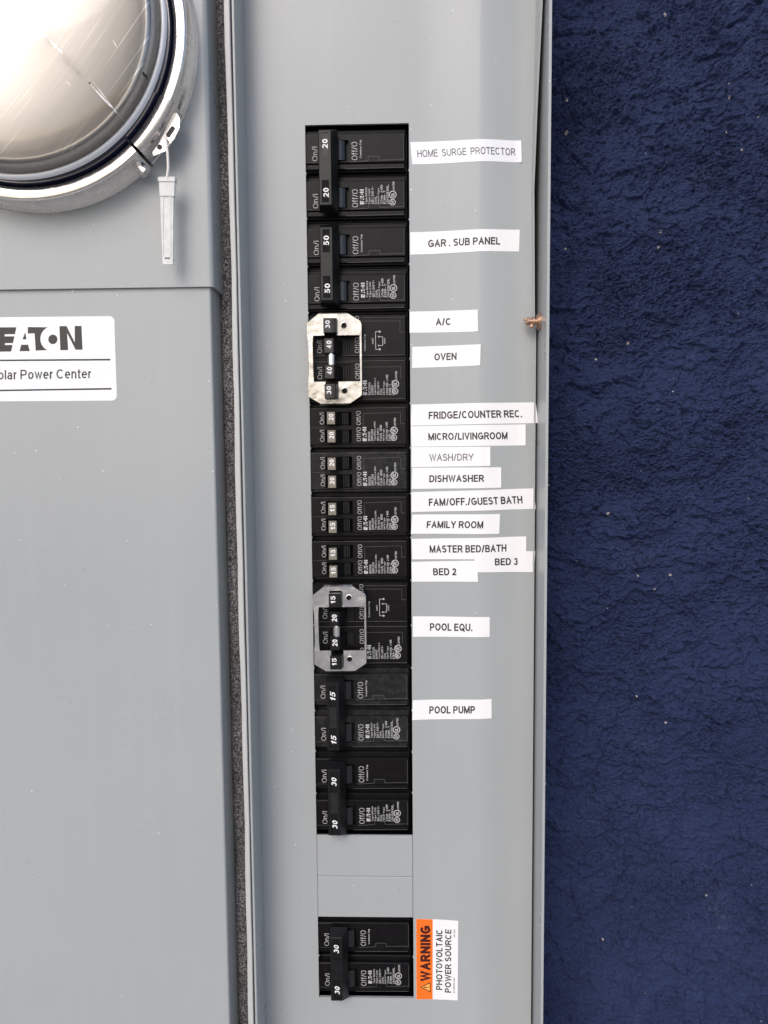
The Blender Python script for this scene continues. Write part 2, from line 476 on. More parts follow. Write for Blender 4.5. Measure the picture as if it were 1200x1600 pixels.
# ---- a plain grotesque drawn as strokes: unit cap height, lower case x-height .72
def E_(cx, cy, rx, ry, a0, a1):
    n = max(3, int(abs(a1 - a0) / 15))
    return [(cx + rx * math.cos(math.radians(a0 + (a1 - a0) * i / n)), cy + ry * math.sin(math.radians(a0 + (a1 - a0) * i / n))) for i in range(n + 1)]
RING = E_(.5, .36, .5, .36, 90, 450)
GL = {
    'A': (.76, [[(0, 0), (.5, 1), (1, 0)], [(.17, .34), (.83, .34)]]),
    'B': (.70, [[(0, 0), (0, 1), (.58, 1)] + E_(.58, .765, .36, .235, 90, -90) + [(0, .53)], [(0, .53), (.6, .53)] + E_(.6, .265, .4, .265, 90, -90) + [(0, 0)]]),
    'C': (.76, [E_(.5, .5, .52, .5, 45, 315)]),
    'D': (.74, [[(0, 0), (0, 1), (.45, 1)] + E_(.45, .5, .55, .5, 90, -90) + [(0, 0)]]),
    'E': (.64, [[(1, 1), (0, 1), (0, 0), (1, 0)], [(0, .53), (.92, .53)]]),
    'F': (.60, [[(1, 1), (0, 1), (0, 0)], [(0, .5), (.88, .5)]]),
    'G': (.80, [E_(.5, .5, .52, .5, 45, 322), [(.58, .47), (1, .47), (1, .14)]]),
    'H': (.74, [[(0, 0), (0, 1)], [(1, 0), (1, 1)], [(0, .52), (1, .52)]]),
    'I': (0, [[(.5, 0), (.5, 1)]]),
    'J': (.52, [[(1, 1), (1, .3)] + E_(.5, .3, .5, .3, 0, -170)]),
    'K': (.70, [[(0, 0), (0, 1)], [(1, 1), (0, .36)], [(.34, .6), (1, 0)]]),
    'L': (.58, [[(0, 1), (0, 0), (1, 0)]]),
    'M': (.86, [[(0, 0), (0, 1)], [(0, 1), (.5, .02), (1, 1)], [(1, 1), (1, 0)]]),
    'N': (.74, [[(0, 0), (0, 1)], [(0, 1), (1, 0)], [(1, 0), (1, 1)]]),
    'O': (.82, [E_(.5, .5, .5, .5, 90, 450)]),
    'P': (.68, [[(0, 0), (0, 1), (.6, 1)] + E_(.6, .73, .4, .27, 90, -90) + [(0, .46)]]),
    'Q': (.82, [E_(.5, .5, .5, .5, 90, 450), [(.62, .26), (1, -.03)]]),
    'R': (.73, [[(0, 0), (0, 1), (.58, 1)] + E_(.58, .74, .4, .26, 90, -90) + [(0, .48)], [(.55, .48), (1, 0)]]),
    'S': (.68, [E_(.5, .765, .47, .235, 25, 270) + E_(.5, .265, .5, .265, 90, -155)]),
    'T': (.68, [[(0, 1), (1, 1)], [(.5, 1), (.5, 0)]]),
    'U': (.72, [[(0, 1), (0, .33)] + E_(.5, .33, .5, .33, 180, 360) + [(1, 1)]]),
    'V': (.74, [[(0, 1), (.5, 0), (1, 1)]]),
    'W': (1.04, [[(0, 1), (.26, 0), (.5, 1), (.74, 0), (1, 1)]]),
    'Y': (.74, [[(0, 1), (.5, .44), (1, 1)], [(.5, .44), (.5, 0)]]),
    '0': (.56, [E_(.5, .5, .5, .5, 90, 450)]),
    '1': (.30, [[(0, .74), (.9, .98)], [(.95, 1), (.95, 0)]]),
    '2': (.56, [E_(.5, .71, .48, .29, 170, -35) + [(0, 0), (1, 0)]]),
    '3': (.56, [E_(.47, .75, .45, .25, 160, -90), E_(.47, .265, .53, .265, 90, -160)]),
    '4': (.58, [[(.74, 0), (.74, 1), (0, .29), (1, .29)]]),
    '5': (.56, [[(.92, 1), (.18, 1), (.08, .5)] + E_(.47, .32, .53, .32, 140, -150)]),
    '6': (.56, [E_(.5, .31, .5, .31, 90, 450), E_(.52, .5, .52, .5, 50, 180) + [(0, .31)]]),
    '7': (.54, [[(0, 1), (1, 1), (.35, 0)]]),
    '8': (.56, [E_(.5, .76, .42, .24, 90, 450), E_(.5, .26, .5, .26, 90, 450)]),
    '9': (.56, [E_(.5, .69, .5, .31, 90, 450), E_(.48, .5, .52, .5, 230, 360) + [(1, .69)]]),
    '/': (.40, [[(0, 0), (1, 1)]]), '.': (0, [[(.5, 0), (.5, .01)]]), '-': (.32, [[(0, .38), (1, .38)]]), '~': (.46, [[(0, .4), (.3, .5), (.7, .4), (1, .5)]]),
    '&': (.72, [[(1, 0), (.25, .72)] + E_(.42, .83, .2, .17, 200, -20) + [(.1, .35)] + E_(.4, .24, .4, .24, 170, 310) + [(.95, .45)]]),
    ' ': (.16, []),
    'a': (.54, [[(.06, .56)] + E_(.5, .48, .42, .24, 150, 0) + [(.92, 0)], E_(.46, .2, .46, .2, 90, 450)]),
    'b': (.56, [[(0, 0), (0, 1)], RING]), 'p': (.56, [[(0, -.25), (0, .72)], RING]), 'o': (.58, [RING]), 'l': (0, [[(.5, 0), (.5, 1)]]),
    'c': (.52, [E_(.5, .36, .52, .36, 45, 315)]), 'e': (.56, [[(.02, .38), (1, .38)] + E_(.5, .36, .5, .36, 5, 315)]),
    'f': (.34, [[(1, 1), (.68, .98), (.45, .86), (.45, 0)], [(0, .72), (1, .72)]]), 't': (.32, [[(.4, .95), (.4, .1), (.6, 0), (1, 0)], [(0, .72), (1, .72)]]),
    'i': (0, [[(.5, 0), (.5, .72)], [(.5, .95), (.5, .98)]]), 'm': (.88, [[(0, 0), (0, .72)], [(0, .5)] + E_(.25, .5, .25, .22, 180, 0) + [(.5, 0)], [(.5, .5)] + E_(.75, .5, .25, .22, 180, 0) + [(1, 0)]]),
    'n': (.52, [[(0, 0), (0, .72)], [(0, .45)] + E_(.5, .45, .5, .27, 180, 0) + [(1, 0)]]), 'r': (.30, [[(0, 0), (0, .72)], [(0, .4), (.35, .64), (1, .71)]]),
    'u': (.52, [[(0, .72), (0, .27)] + E_(.5, .27, .5, .27, 180, 360), [(1, .72), (1, 0)]]), 'd': (.56, [[(1, 0), (1, 1)], RING]),
    's': (.5, [E_(.5, .55, .47, .17, 25, 270) + E_(.5, .19, .5, .19, 90, -155)]), 'v': (.54, [[(0, .72), (.5, 0), (1, .72)]]),
    'w': (.78, [[(0, .72), (.25, 0), (.5, .72), (.75, 0), (1, .72)]]), 'y': (.54, [[(0, .72), (.52, 0)], [(1, .72), (.3, -.25)]]),
}
_gl = {}
def glyphs(body, bold, shear):
    """-> (points (a, b, layer) with a, b in the box of the whole line, faces); bold 0 = regular weight"""
    key = (body, bold, shear)
    if key in _gl: return _gl[key]
    h = (.135 + bold * 3.5) / 2
    P = []; F = []; x0 = 0.0; layer = 0
    for ch in body:
        W, strokes = GL[ch]
        W = max(W, 2 * h)
        for st in strokes:
            px = [(x0 + h + x * (W - 2 * h) if W > 2 * h + 1e-6 else x0 + h, y if y < 0 else h + y * (1 - 2 * h)) for x, y in st]
            px = [p for i, p in enumerate(px) if i == 0 or math.hypot(p[0] - px[i - 1][0], p[1] - px[i - 1][1]) > 1e-5]
            closed = math.hypot(st[0][0] - st[-1][0], st[0][1] - st[-1][1]) < 1e-4
            n = len(px); off = []
            for i in range(n):
                a = px[i - 1] if i else (px[-2] if closed else None)
                b = px[i + 1] if i < n - 1 else (px[1] if closed else None)
                ds = []
                for p, q in ((a, px[i]), (px[i], b)):
                    if p is None or q is None: continue
                    L = math.hypot(q[0] - p[0], q[1] - p[1])
                    if L > 1e-6: ds.append(((q[0] - p[0]) / L, (q[1] - p[1]) / L))
                d1, d2 = ds[0], ds[-1]
                nx, ny = -(d1[1] + d2[1]), d1[0] + d2[0]
                L = math.hypot(nx, ny)
                if L < 1e-3: nx, ny, L = -d1[1], d1[0], 1.0
                nx /= L; ny /= L
                c = max(.42, -nx * d1[1] + ny * d1[0])
                ex = ey = 0.0
                if not closed and i == 0: ex, ey = -d1[0] * h, -d1[1] * h
                if not closed and i == n - 1: ex, ey = d1[0] * h, d1[1] * h
                if (i == 0 or i == n - 1) and not closed and n > 6 and (abs(d1[0]) > .12 and abs(d1[1]) > .12): ex = ey = 0.0
                off.append((px[i][0] + ex, px[i][1] + ey, nx * h / c, ny * h / c))
            o = len(P)
            for x, y, dx, dy in off:
                P += [(x + dx, y + dy, layer), (x - dx, y - dy, layer)]
            F += [(o + 2 * i, o + 2 * i + 1, o + 2 * i + 3, o + 2 * i + 2) for i in range(n - 1)]
            layer = (layer + 1) % 6
        x0 += W + .13 - bold
    A = np.array(P)
    A[:, 0] += shear * A[:, 1]
    lo = A.min(0); hi = A.max(0)
    if 'p' not in body and 'y' not in body: lo[1], hi[1] = min(0.0, 0), 1.0
    A[:, 0] = (A[:, 0] - lo[0]) / (hi[0] - lo[0]); A[:, 1] = (A[:, 1] - lo[1]) / (hi[1] - lo[1])
    _gl[key] = ([tuple(r) for r in A.tolist()], F)
    return _gl[key]

def tag(o, label, cat, group=None, kind=None):
    if label: o['label'] = label
    if cat: o['category'] = cat
    if group: o['group'] = group
    if kind: o['kind'] = kind
    return o

def thing(name, label, cat, loc=(0, 0, 0), group=None):
    o = bpy.data.objects.new(name, None)
    o.empty_display_size = 0.01
    COL.objects.link(o)
    o.location = [c * MM for c in loc]
    return tag(o, label, cat, group)

# the maker's wordmark as outlines; units of the sticker drawing, y down
def wordmark(mb, fn, m):
    """fn(px, py) -> point; px -50..775, py 180..410"""
    arc = [(497 + 118 * math.cos(a), 297 + 118 * math.sin(a)) for a in [math.radians(t) for t in range(246, 115, -10)]]
    shapes = [
        [(-50, 185), (155, 185), (141, 250), (45, 250), (45, 270), (137, 270), (123, 333), (47, 333), (47, 351), (119, 351), (105, 412), (-50, 412)],
        [(238, 232), (213, 300), (248, 300)],
        [(201, 350), (264, 350), (281, 410), (184, 410)],
        [(262, 185)] + arc + [(336, 406), (326, 245), (262, 245)],
        [(497 + 43 * math.cos(math.radians(t)), 303 + 45 * math.sin(math.radians(t))) for t in range(0, 360, 15)],
        [(558, 180), (625, 180), (702, 335), (702, 180), (765, 180), (775, 403), (710, 403), (630, 245), (640, 405), (567, 405)],
    ]
    for sh in shapes:
        mb.add([fn(px, py) for px, py in sh], [tuple(range(len(sh)))], m)

# ------------------------------------------------------------------ ground and wall
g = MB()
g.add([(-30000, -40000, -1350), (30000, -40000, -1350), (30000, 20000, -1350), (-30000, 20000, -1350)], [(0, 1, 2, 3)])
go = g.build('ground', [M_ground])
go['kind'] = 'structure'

def fbm(X, Z, scale, octaves, seed, gain=0.5):
    """periodic-free gradient noise in numpy"""
    rng = np.random.RandomState(seed)
    perm = rng.permutation(512)
    ang = rng.rand(512) * 2 * np.pi
    G = np.stack([np.cos(ang), np.sin(ang)], -1)
    tot = np.zeros_like(X); amp = 1.0; f = 1.0 / scale
    for o in range(octaves):
        x = X * f + 17.3 * o; z = Z * f + 5.7 * o
        xi = np.floor(x).astype(int); zi = np.floor(z).astype(int)
        fx = x - xi; fz = z - zi
        w = lambda t: t * t * t * (t * (t * 6 - 15) + 10)
        u, v = w(fx), w(fz)
        def gr(ix, iz, dx, dz):
            h = perm[(perm[(ix) % 512] + iz) % 512]
            return G[h, 0] * dx + G[h, 1] * dz
        a = gr(xi, zi, fx, fz); b = gr(xi + 1, zi, fx - 1, fz)
        c = gr(xi, zi + 1, fx, fz - 1); d = gr(xi + 1, zi + 1, fx - 1, fz - 1)
        tot += amp * ((a + (b - a) * u) + ((c + (d - c) * u) - (a + (b - a) * u)) * v)
        amp *= gain; f *= 2.03
    return tot

WALL_Y = 42.0
def axis(lo, a, b, hi, step, big):
    return np.concatenate([np.arange(lo, a, big), np.arange(a, b, step), np.arange(b, hi + big, big)])
xs = axis(-700, 128, 308, 1000, 0.4, 20)
zs = axis(-1355, -585, 105, 600, 0.4, 20)
X, Z = np.meshgrid(xs, zs)
wx = fbm(X, Z, 22, 3, 3) * 14; wz = fbm(X, Z, 22, 3, 4) * 10
big = fbm(X, Z, 85, 3, 11)
patch = fbm(X + wx, (Z + wz) * 1.5, 34, 4, 21, 0.55)            # trowelled patches with torn edges
led = np.clip((patch + 0.05) * 7.0, -1, 1) + .8 * np.clip((fbm(X + wx * 1.2, (Z + wz) * 1.3, 19, 4, 91, 0.6) - .12) * 9, -1, 1)
ridge = 1 - np.abs(fbm(X + wx * 0.8, (Z + wz) * 1.7, 15, 4, 31, 0.6)) * 2.2
fine = fbm(X + wx * .15, Z * 1.9 + wz * .2, 4.2, 4, 41, 0.62)
rough = np.clip(0.72 - 0.9 * fbm(X, Z, 55, 2, 51), 0.45, 1.3)
grit = fbm(X + wx * .1, Z * 2.0, 1.9, 3, 61, 0.75)
knob = np.clip(fbm(X + wz, Z * 1.2, 9, 3, 71, 0.6) - 0.12, 0, 1)
pits = np.clip(fbm(X + wx * .3, Z, 7, 3, 81, 0.6) - 0.27, 0, .25)
sand = np.random.RandomState(5).uniform(-1, 1, X.shape) * 0.16
H = -6.0 * pits + sand + 2.4 * big + 1.2 * led + (1.35 * fine + 2.1 * grit) * rough + 2.6 * knob
Y = WALL_Y - H
nx, nz = len(xs), len(zs)
V = np.stack([X, Y, Z], -1).reshape(-1, 3) * MM
ii = (np.arange(nz - 1)[:, None] * nx + np.arange(nx - 1)[None, :]).reshape(-1)
Fq = np.stack([ii, ii + 1, ii + nx + 1, ii + nx], -1)
me = bpy.data.meshes.new('stucco_wall')
me.vertices.add(len(V)); me.vertices.foreach_set('co', V.reshape(-1))
me.loops.add(len(Fq) * 4); me.loops.foreach_set('vertex_index', Fq.reshape(-1).astype(np.int32))
me.polygons.add(len(Fq)); me.polygons.foreach_set('loop_start', np.arange(0, len(Fq) * 4, 4, dtype=np.int32))
me.polygons.foreach_set('use_smooth', np.ones(len(Fq), bool))
me.update(calc_edges=True); me.validate()
me.materials.append(M_stucco)
wall = bpy.data.objects.new('stucco_wall', me)
COL.objects.link(wall)
tag(wall, 'rough dark blue painted stucco wall behind the grey electrical panel', 'wall')

# ------------------------------------------------------------------ electrical panel
TOP, BOT = -200.0, 700.0            # d of the enclosure's ends
panel = thing('electrical_panel', 'grey painted steel electrical panel with a tall column of breakers', 'electrical panel', (0, 0, 0))

e = MB()
e.box(128.6, 130.0, -26, 46, TOP, BOT)                      # right side wall
e.box(-331.5, -330.0, -26, 46, TOP, BOT)                    # left side wall
e.box(-330, 128.6, -26, 46, TOP, TOP + 1.5)                 # top
e.box(-330, 128.6, -26, 46, BOT - 1.5, BOT)                 # bottom
e.box(-50, -37.4, -4.5, -3.0, TOP + 1.5, BOT - 1.5)         # floor of the gasket channel
en = e.build('enclosure', [M_paint], panel)
b = MB()
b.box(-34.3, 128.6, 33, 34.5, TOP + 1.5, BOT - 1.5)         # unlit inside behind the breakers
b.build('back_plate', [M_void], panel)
# divider whose folded edge shows as a pale strip; the fold is slightly wavy
dv = MB()
rows = np.arange(TOP + 1.5, BOT - 1.4, 6.0)
prev = None
Vd = []; Fd = []
for k, d in enumerate(rows):
    w = 0.25 * math.sin(d * 0.021) + 0.15 * math.sin(d * 0.083 + 1) + random.uniform(-.06, .06)
    Vd += [(-37.4 + w, -3, -d), (-37.4 + w, -25.6, -d), (-37.0 + w, -26.0, -d), (-34.9 + w * .4, -26.0, -d), (-34.5 + w * .4, -25.6, -d), (-34.5 + w * .4, 33, -d)]
    if k:
        for j in range(5):
            a = (k - 1) * 6 + j; Fd.append((a, a + 1, a + 7, a + 6))
dv.add(Vd, Fd)
dv.build('divider', [M_edge], panel)

# dead front: sheet with the breaker opening, a soft crease to the right of it and turned-up edges
def crease(x):
    if x < 62: return 0.0
    if x < 96: t = (x - 62) / 34; return -2.9 * t * t * (1.9 - .9 * t)
    if x < 120: t = (x - 96) / 24; return -2.9 * (1 - t * t * (3 - 2 * t))
    return 0.0
def edge_x(d):
    z = -d
    pts = [(-400, 127.5), (-112, 127.5), (-106, 126.6), (-38, 125.4), (10, 126.2), (60, 127.0), (250, 127.0)]
    return float(np.interp(z, [p[0] for p in pts], [p[1] for p in pts]))
OPEN = [(0.0, 16 * IN), (18 * IN, 20.0 * IN)]
xs_c = [-33.4, -20, -8, 0.0, 57.2, 62, 68, 74, 80, 85, 89, 92, 94, 95.2, 96, 96.8, 98, 100, 101.5, 103, 104.5, 106, 108, 110, 112, 114, 116, 118, 120, None]
ds_c = sorted(set([TOP + 2, -100, -60, -30] + [k * IN for k in range(0, 21)] + [k * 20.0 + 8 for k in range(26, 34)] + [BOT - 2]))
c = MB()
nx_ = len(xs_c)
V = []; F = []
for d in ds_c:
    for x in xs_c:
        xx = edge_x(d) if x is None else x
        V.append((xx, crease(xx), -d))
def is_open(d0, d1):
    return d0 >= -0.01 and d1 <= 20 * IN + 0.01
for j in range(len(ds_c) - 1):
    for i in range(nx_ - 1):
        if i == 3 and is_open(ds_c[j], ds_c[j + 1]): continue
        a = j * nx_ + i
        F.append((a, a + nx_, a + nx_ + 1, a + 1))
c.add(V, F, 0, True)
def rim(d0, d1):
    for x in (0.0, 57.2):
        c.add([(x, 0, -d0), (x, 0, -d1), (x, 1.6, -d1), (x, 1.6, -d0)], [(0, 1, 2, 3)])
    for d in (d0, d1):
        c.add([(0, 0, -d), (57.2, 0, -d), (57.2, 1.6, -d), (0, 1.6, -d)], [(0, 1, 2, 3)])
rim(0, 20 * IN)
for k in list(range(1, 16)) + [19]:                          # nicks left by the broken-out plates
    for x0, x1 in ((-0.1, 0.45), (56.75, 57.3)):
        dd = k * IN + random.uniform(-1.2, .2)
        c.box(x0, x1, -0.05, 1.3, dd, dd + 0.9, 0, 0.15)
# turned-up left edge
c.box(-33.6, -32.3, -26.0, 0.2, TOP + 2, BOT - 2, 0, 0.25)
# turned-up right edge, high at the top and dying out at the screw
lip = [(-198, 22.0), (-100, 19.5), (-60, 18.0), (-30, 12.5), (0, 7.5), (38, 3.4), (75, 2.2), (106, 1.4), (112, 0.5), (300, 0.4), (698, 0.4)]
Vl = []; Fl = []
for k, (d, h) in enumerate(lip):
    x = edge_x(d)
    Vl += [(x - 0.9, 0.3, -d), (x - 0.9, -h, -d), (x, -h, -d), (x, 2.0, -d)]
    if k:
        for j in range(3):
            a = (k - 1) * 4 + j; Fl.append((a, a + 1, a + 5, a + 4))
c.add(Vl, Fl)
cov = c.build('dead_front', [M_paint], panel)
for k in (16, 17):                                           # blank plates not yet broken out
    kp = MB()
    kp.box(0.12, 57.08, -0.12, 1.6, k * IN + 0.02, (k + 1) * IN - (0.16 if k == 16 else 0.0), 0, 0.4)
    kp.build('knockout_plate', [M_paint], cov)
# screw holding the dead front to the side wall
s_ = MB()
zs_ = -109.2
s_.cyl_x(127.3, 128.5, -7, zs_, 4.6)
s_.cyl_x(126.6, 127.3, -7, zs_, 3.4)
s_.cyl_x(121.5, 126.6, -7, zs_, 1.7)
s_.cyl_x(124.2, 125.1, -7, zs_, 2.9, 8)
for k in range(4):
    s_.cyl_x(121.0 + k * .55, 121.3 + k * .55, -7, zs_ + .1 * k, 2.3 - .1 * k, 9)
s_.box(119.5, 122.6, -8.3, -6.3, 107.4, 108.5, 0, .2)
s_.box(119.8, 122.6, -8.3, -6.3, 109.3, 110.2, 0, .2)
s_.box(122.6, 124.6, -8.8, -6.0, 110.5, 112.6, 0, .3)
s_.build('screw', [M_copper], panel)

# covers of the meter compartment on the left
def bent_cover(name, xe, yf, r, d0, d1, yend):
    mb = MB()
    arc = [(xe - r + r * math.sin(t), yf + r - r * math.cos(t)) for t in np.linspace(0, math.pi / 2, 9)]
    outer = [(-329, yf)] + [(x, yf) for x in (-250, -170, -110, -70)] + arc + [(xe, yend)]
    inner = [(x - (1.3 if k > 8 else 0), y + 1.3) if x < xe - 1.4 else (xe - 1.3, max(y, yf + 1.3)) for k, (x, y) in enumerate(outer)]
    n = len(outer)
    rows = [d0, d1]
    for prof, flip in ((outer, False), (inner, True)):
        V = [(x, y, -d) for d in rows for x, y in prof]
        mb.add(V, [(i, i + n, i + n + 1, i + 1) for i in range(n - 1)], 0, True)
    for d in rows:
        V = [(x, y, -d) for x, y in outer] + [(x, y, -d) for x, y in inner]
        mb.add(V, [(i, i + 1, n + i + 1, n + i) for i in range(n - 1)])
    mb.add([(outer[-1][0], yend, -d0), (outer[-1][0], yend, -d1), (inner[-1][0], yend, -d1), (inner[-1][0], yend, -d0)], [(0, 1, 2, 3)])
    return mb.build(name, [M_paint], panel)
bent_cover('meter_cover', -44.6, -34.5, 2.6, TOP, 93.6, -5)
bent_cover('lower_cover', -46.6, -32.5, 1.3, 86, BOT, -5)

# foam gasket bead
gk = MB()
rows = np.arange(TOP + 2, BOT - 2, 1.6)
ns = 11
Vg = []; Fg = []
for k, d in enumerate(rows):
    wob = 0.35 * math.sin(d * .05) + 0.25 * math.sin(d * .17 + 2)
    for j in range(ns):
        t = math.pi * j / (ns - 1)
        rr = 1 + random.uniform(-.05, .05)
        Vg.append((-43.3 - 4.6 * math.cos(t) * rr + wob * .5, -6.0 - 7.0 * math.sin(t) ** .75 * rr, -d))
    if k:
        for j in range(ns - 1):
            a = (k - 1) * ns + j; Fg.append((a, a + 1, a + ns + 1, a + ns))
gk.add(Vg, Fg, 0, True)
gk.build('foam_gasket', [M_gasket], panel)

# ------------------------------------------------------------------ breakers
ROW = 1.67
def spec_lines(mb, lines, x0, dbot, y, m):
    """rows of tiny print reading upwards"""
    for k, (txt, L) in enumerate(lines):
        x = x0 + k * ROW
        mb.vtext(txt, x, x + 1.25, dbot - L, dbot, y, m, 0.004)
def badges(mb, x, d, y, m):
    mb.annulus(x, d, 1.35, 1.75, y, m)
    mb.vtext('SP', x - .75, x + .75, d - .95, d + .95, y, m, 0.02)
    mb.annulus(x + .15, d - 4.1, 1.65, 2.1, y, m)
    mb.vtext('UL', x - .75, x + 1.05, d - 5.0, d - 3.1, y, m, 0.03)
    mb.vtext('LISTED', x + .1, x + 1.15, d - 11.2, d - 6.5, y, m, 0.01)
def logo_small(mb, x0, x1, d0, d1, y, m):
    wordmark(mb, lambda px, py: (x0 + (py - 180) / 232 * (x1 - x0), y, -(d1 - (px + 50) / 825 * (d1 - d0))), m)
def stencil(mb, word, x0, x1, d0, d1, y, ink, gap):
    mb.vtext(word, x0, x1, d0, d1, y, ink, -0.010)
    h = d1 - d0
    mb.poly([(x0 - .1, d1 - h * .155), (x1 + .1, d1 - h * .155), (x1 + .1, d1 - h * .125), (x0 - .1, d1 - h * .125)], y - .03, gap)
    if word.endswith('O'):
        mb.poly([(x0 - .1, d0 + h * .155), (x1 + .1, d0 + h * .155), (x1 + .1, d0 + h * .125), (x0 - .1, d0 + h * .125)], y - .03, gap)

def two_pole(inch, num, label, spec, shear=0.0, greywin=(False, False), dusty=False, slot=None):
    t = thing('two_pole_breaker', label, 'circuit breaker', (0, 0, -inch * IN), 'two-pole breakers with a common handle bar')
    h = MB(); Y = 1.2
    for p in (0, 1):
        o = p * IN
        h.box(-2.5, 56.0, 7.0, 33, o + .25, o + 25.2, 0)
        h.box(-2.2, 55.6, 4.2, 8, o + 1.4, o + 24.4, 0, .5)
        xs = [-2, 8.0, 23.8, 34.6, 40.8, 54.8]; ds = [o + 4.2, o + 7.9, o + 19.3, o + 20.2]
        h.plate(xs, ds, {(1, 1)}, Y, 6, 0, .45, 6.0, 2)
        h.box(-2, 54.7, Y + 1.0, 6, o + 20.2, o + 23.3, 0, .45)
        # outline of the snap-in nose, edge highlight and dust drawn as pale lines
        yl = Y - .04
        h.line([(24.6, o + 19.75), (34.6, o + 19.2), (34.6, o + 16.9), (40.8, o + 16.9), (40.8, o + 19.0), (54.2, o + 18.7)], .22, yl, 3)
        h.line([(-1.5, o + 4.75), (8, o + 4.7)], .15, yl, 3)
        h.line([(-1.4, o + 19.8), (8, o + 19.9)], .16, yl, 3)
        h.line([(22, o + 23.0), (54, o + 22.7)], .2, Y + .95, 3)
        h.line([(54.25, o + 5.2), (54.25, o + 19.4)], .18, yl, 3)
        yt = Y - .05
        stencil(h, 'On/I', 3.6, 6.5, o + 11.2, o + 18.9, yt, 1, 0)
        stencil(h, 'Off/O', 25.4, 28.7, o + 9.0, o + 18.7, yt, 1, 0)
    h.vtext('Common Trip', 30.0, 31.2, 8.0, 17.6, yt, 1, .008)
    logo_small(h, 29.8, 32.1, IN + 9.0, IN + 17.2, yt, 1)
    spec_lines(h, spec, 32.9, IN + 17.1, yt, 1)
    badges(h, 47.9, IN + 16.3, yt, 1)
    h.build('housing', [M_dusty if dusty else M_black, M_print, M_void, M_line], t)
    for p in (0, 1):
        o = p * IN
        g_ = MB()
        prof = [(9, 5.5), (9.2, -6.5), (15.6, -6.5), (17.4, -2.0), (18.6, -.2), (20.2, .2), (21.6, 1.0), (22.2, 2.4), (22.3, 5.5)]
        g_.prism_d(prof[::-1], o + 8.5, o + 18.9, 0)
        g_.build('toggle', [M_slot], t)
    b_ = MB()
    yb = -9.6
    X0, X1, D0, D1 = 8.3, 15.2, 6.6, 46.0
    b_.plate([X0, X0 + 1.5, X1 - 1.5, X1], [D0, D0 + 1.4, D0 + 13.6, D1 - 13.2, D1 - 1.4, D1], {(1, 1), (1, 3)}, yb, yb + .6, 0, .35, yb + .45, 2)
    b_.frustum((X0, X1, D0, D1), yb + .55, (X0 - .6, X1 + 3.0, D0 - 2.6, D1 + 2.2), -3.4, 0)
    if greywin[0]: b_.box(X0 + 1.55, X1 - 1.55, yb + .3, yb + .5, D0 + 1.5, D0 + 13.5, 3)
    if greywin[1]: b_.box(X0 + 1.55, X1 - 1.55, yb + .3, yb + .5, D1 - 13.1, D1 - 1.5, 3)
    if greywin[0] is None: b_.box(X0 + 1.55, X1 - 1.55, yb - .03, yb + .5, D0 + 13.8, D1 - 13.4, 4)
    yn = yb + .22
    b_.vtext(num, X0 + 2.0, X1 - 1.9, D0 + 4.6, D0 + 9.8, yn, 1, .011, shear)
    b_.vtext(num, X0 + 2.2, X1 - 1.7, D1 - 9.2, D1 - 4.0, yn, 1, .011, shear)
    b_.build('handle_bar', [M_bar, M_number, M_void, M_greycap, M_rib], t)
    return t

def spec2(a, b):
    return [(a, 9.0), (b, 8.3), ('120 / 240 V~', 9.4), ('CU/AL', 4.2), ('HACR Type', 8.6), ('2 Pole   J-489', 10.2), ('E7819 - T', 7.2), ('LR43556 ENL.', 10.4)]

two_pole(0, '20', 'black two-pole breaker marked 20 at the top of the column', spec2('Type BR220', 'Type C220'), 0, (True, False))
two_pole(2, '50', 'black two-pole breaker marked 50 beside the GAR . SUB PANEL strip', spec2('Type BR250', 'Type C250'), 0)
two_pole(12, '15', 'black two-pole breaker marked 15 beside the POOL PUMP strip', spec2('Type BR215', 'Type C215'), .2, (None, False), True)
two_pole(14, '30', 'black two-pole breaker marked 30 directly above the blank grey plates', spec2('Type BR230', 'Type C230'), .2, (None, False))
two_pole(18, '30', 'black two-pole breaker marked 30 beside the orange warning sticker', spec2('Type BR230', 'Type C230'), .2)

def tog_small(parent, x0, x1, d0, d1, y, cap, num, x_end, bold=.012, capw=None):
    """rocker with a numbered cap, sloping right side and the drum behind it"""
    g_ = MB()
    g_.prism_d([(x0 - .3, 5.5), (x0, y + .5), (x0 + .4, y + .06), (x1 - .3, y + .06), (x1 + .2, y + .6), (x_end - 4.2, .6), (x_end - 4.2, 5.5)][::-1], d0, d1, 0)
    for k in range(4):                                          # ribbed drum
        xa = x_end - 4.1 + k * .95
        g_.box(xa, xa + .7, .7 + k * .12, 5.5, d0 + .1, d1 - .1, 1, .15)
    g_.box(x0 + .15, (capw or x1) - .25, y, y + .3, d0 + .15, d1 - .15, 2, .1)
    w = (capw or x1) - x0
    h = d1 - d0
    g_.vtext(num, x0 + w * .24, x0 + w * .78, d0 + h * .16, d0 + h * .72, y - .04, 3, bold)
    return g_.build('toggle', [M_bar, M_rib, cap, M_number], parent)

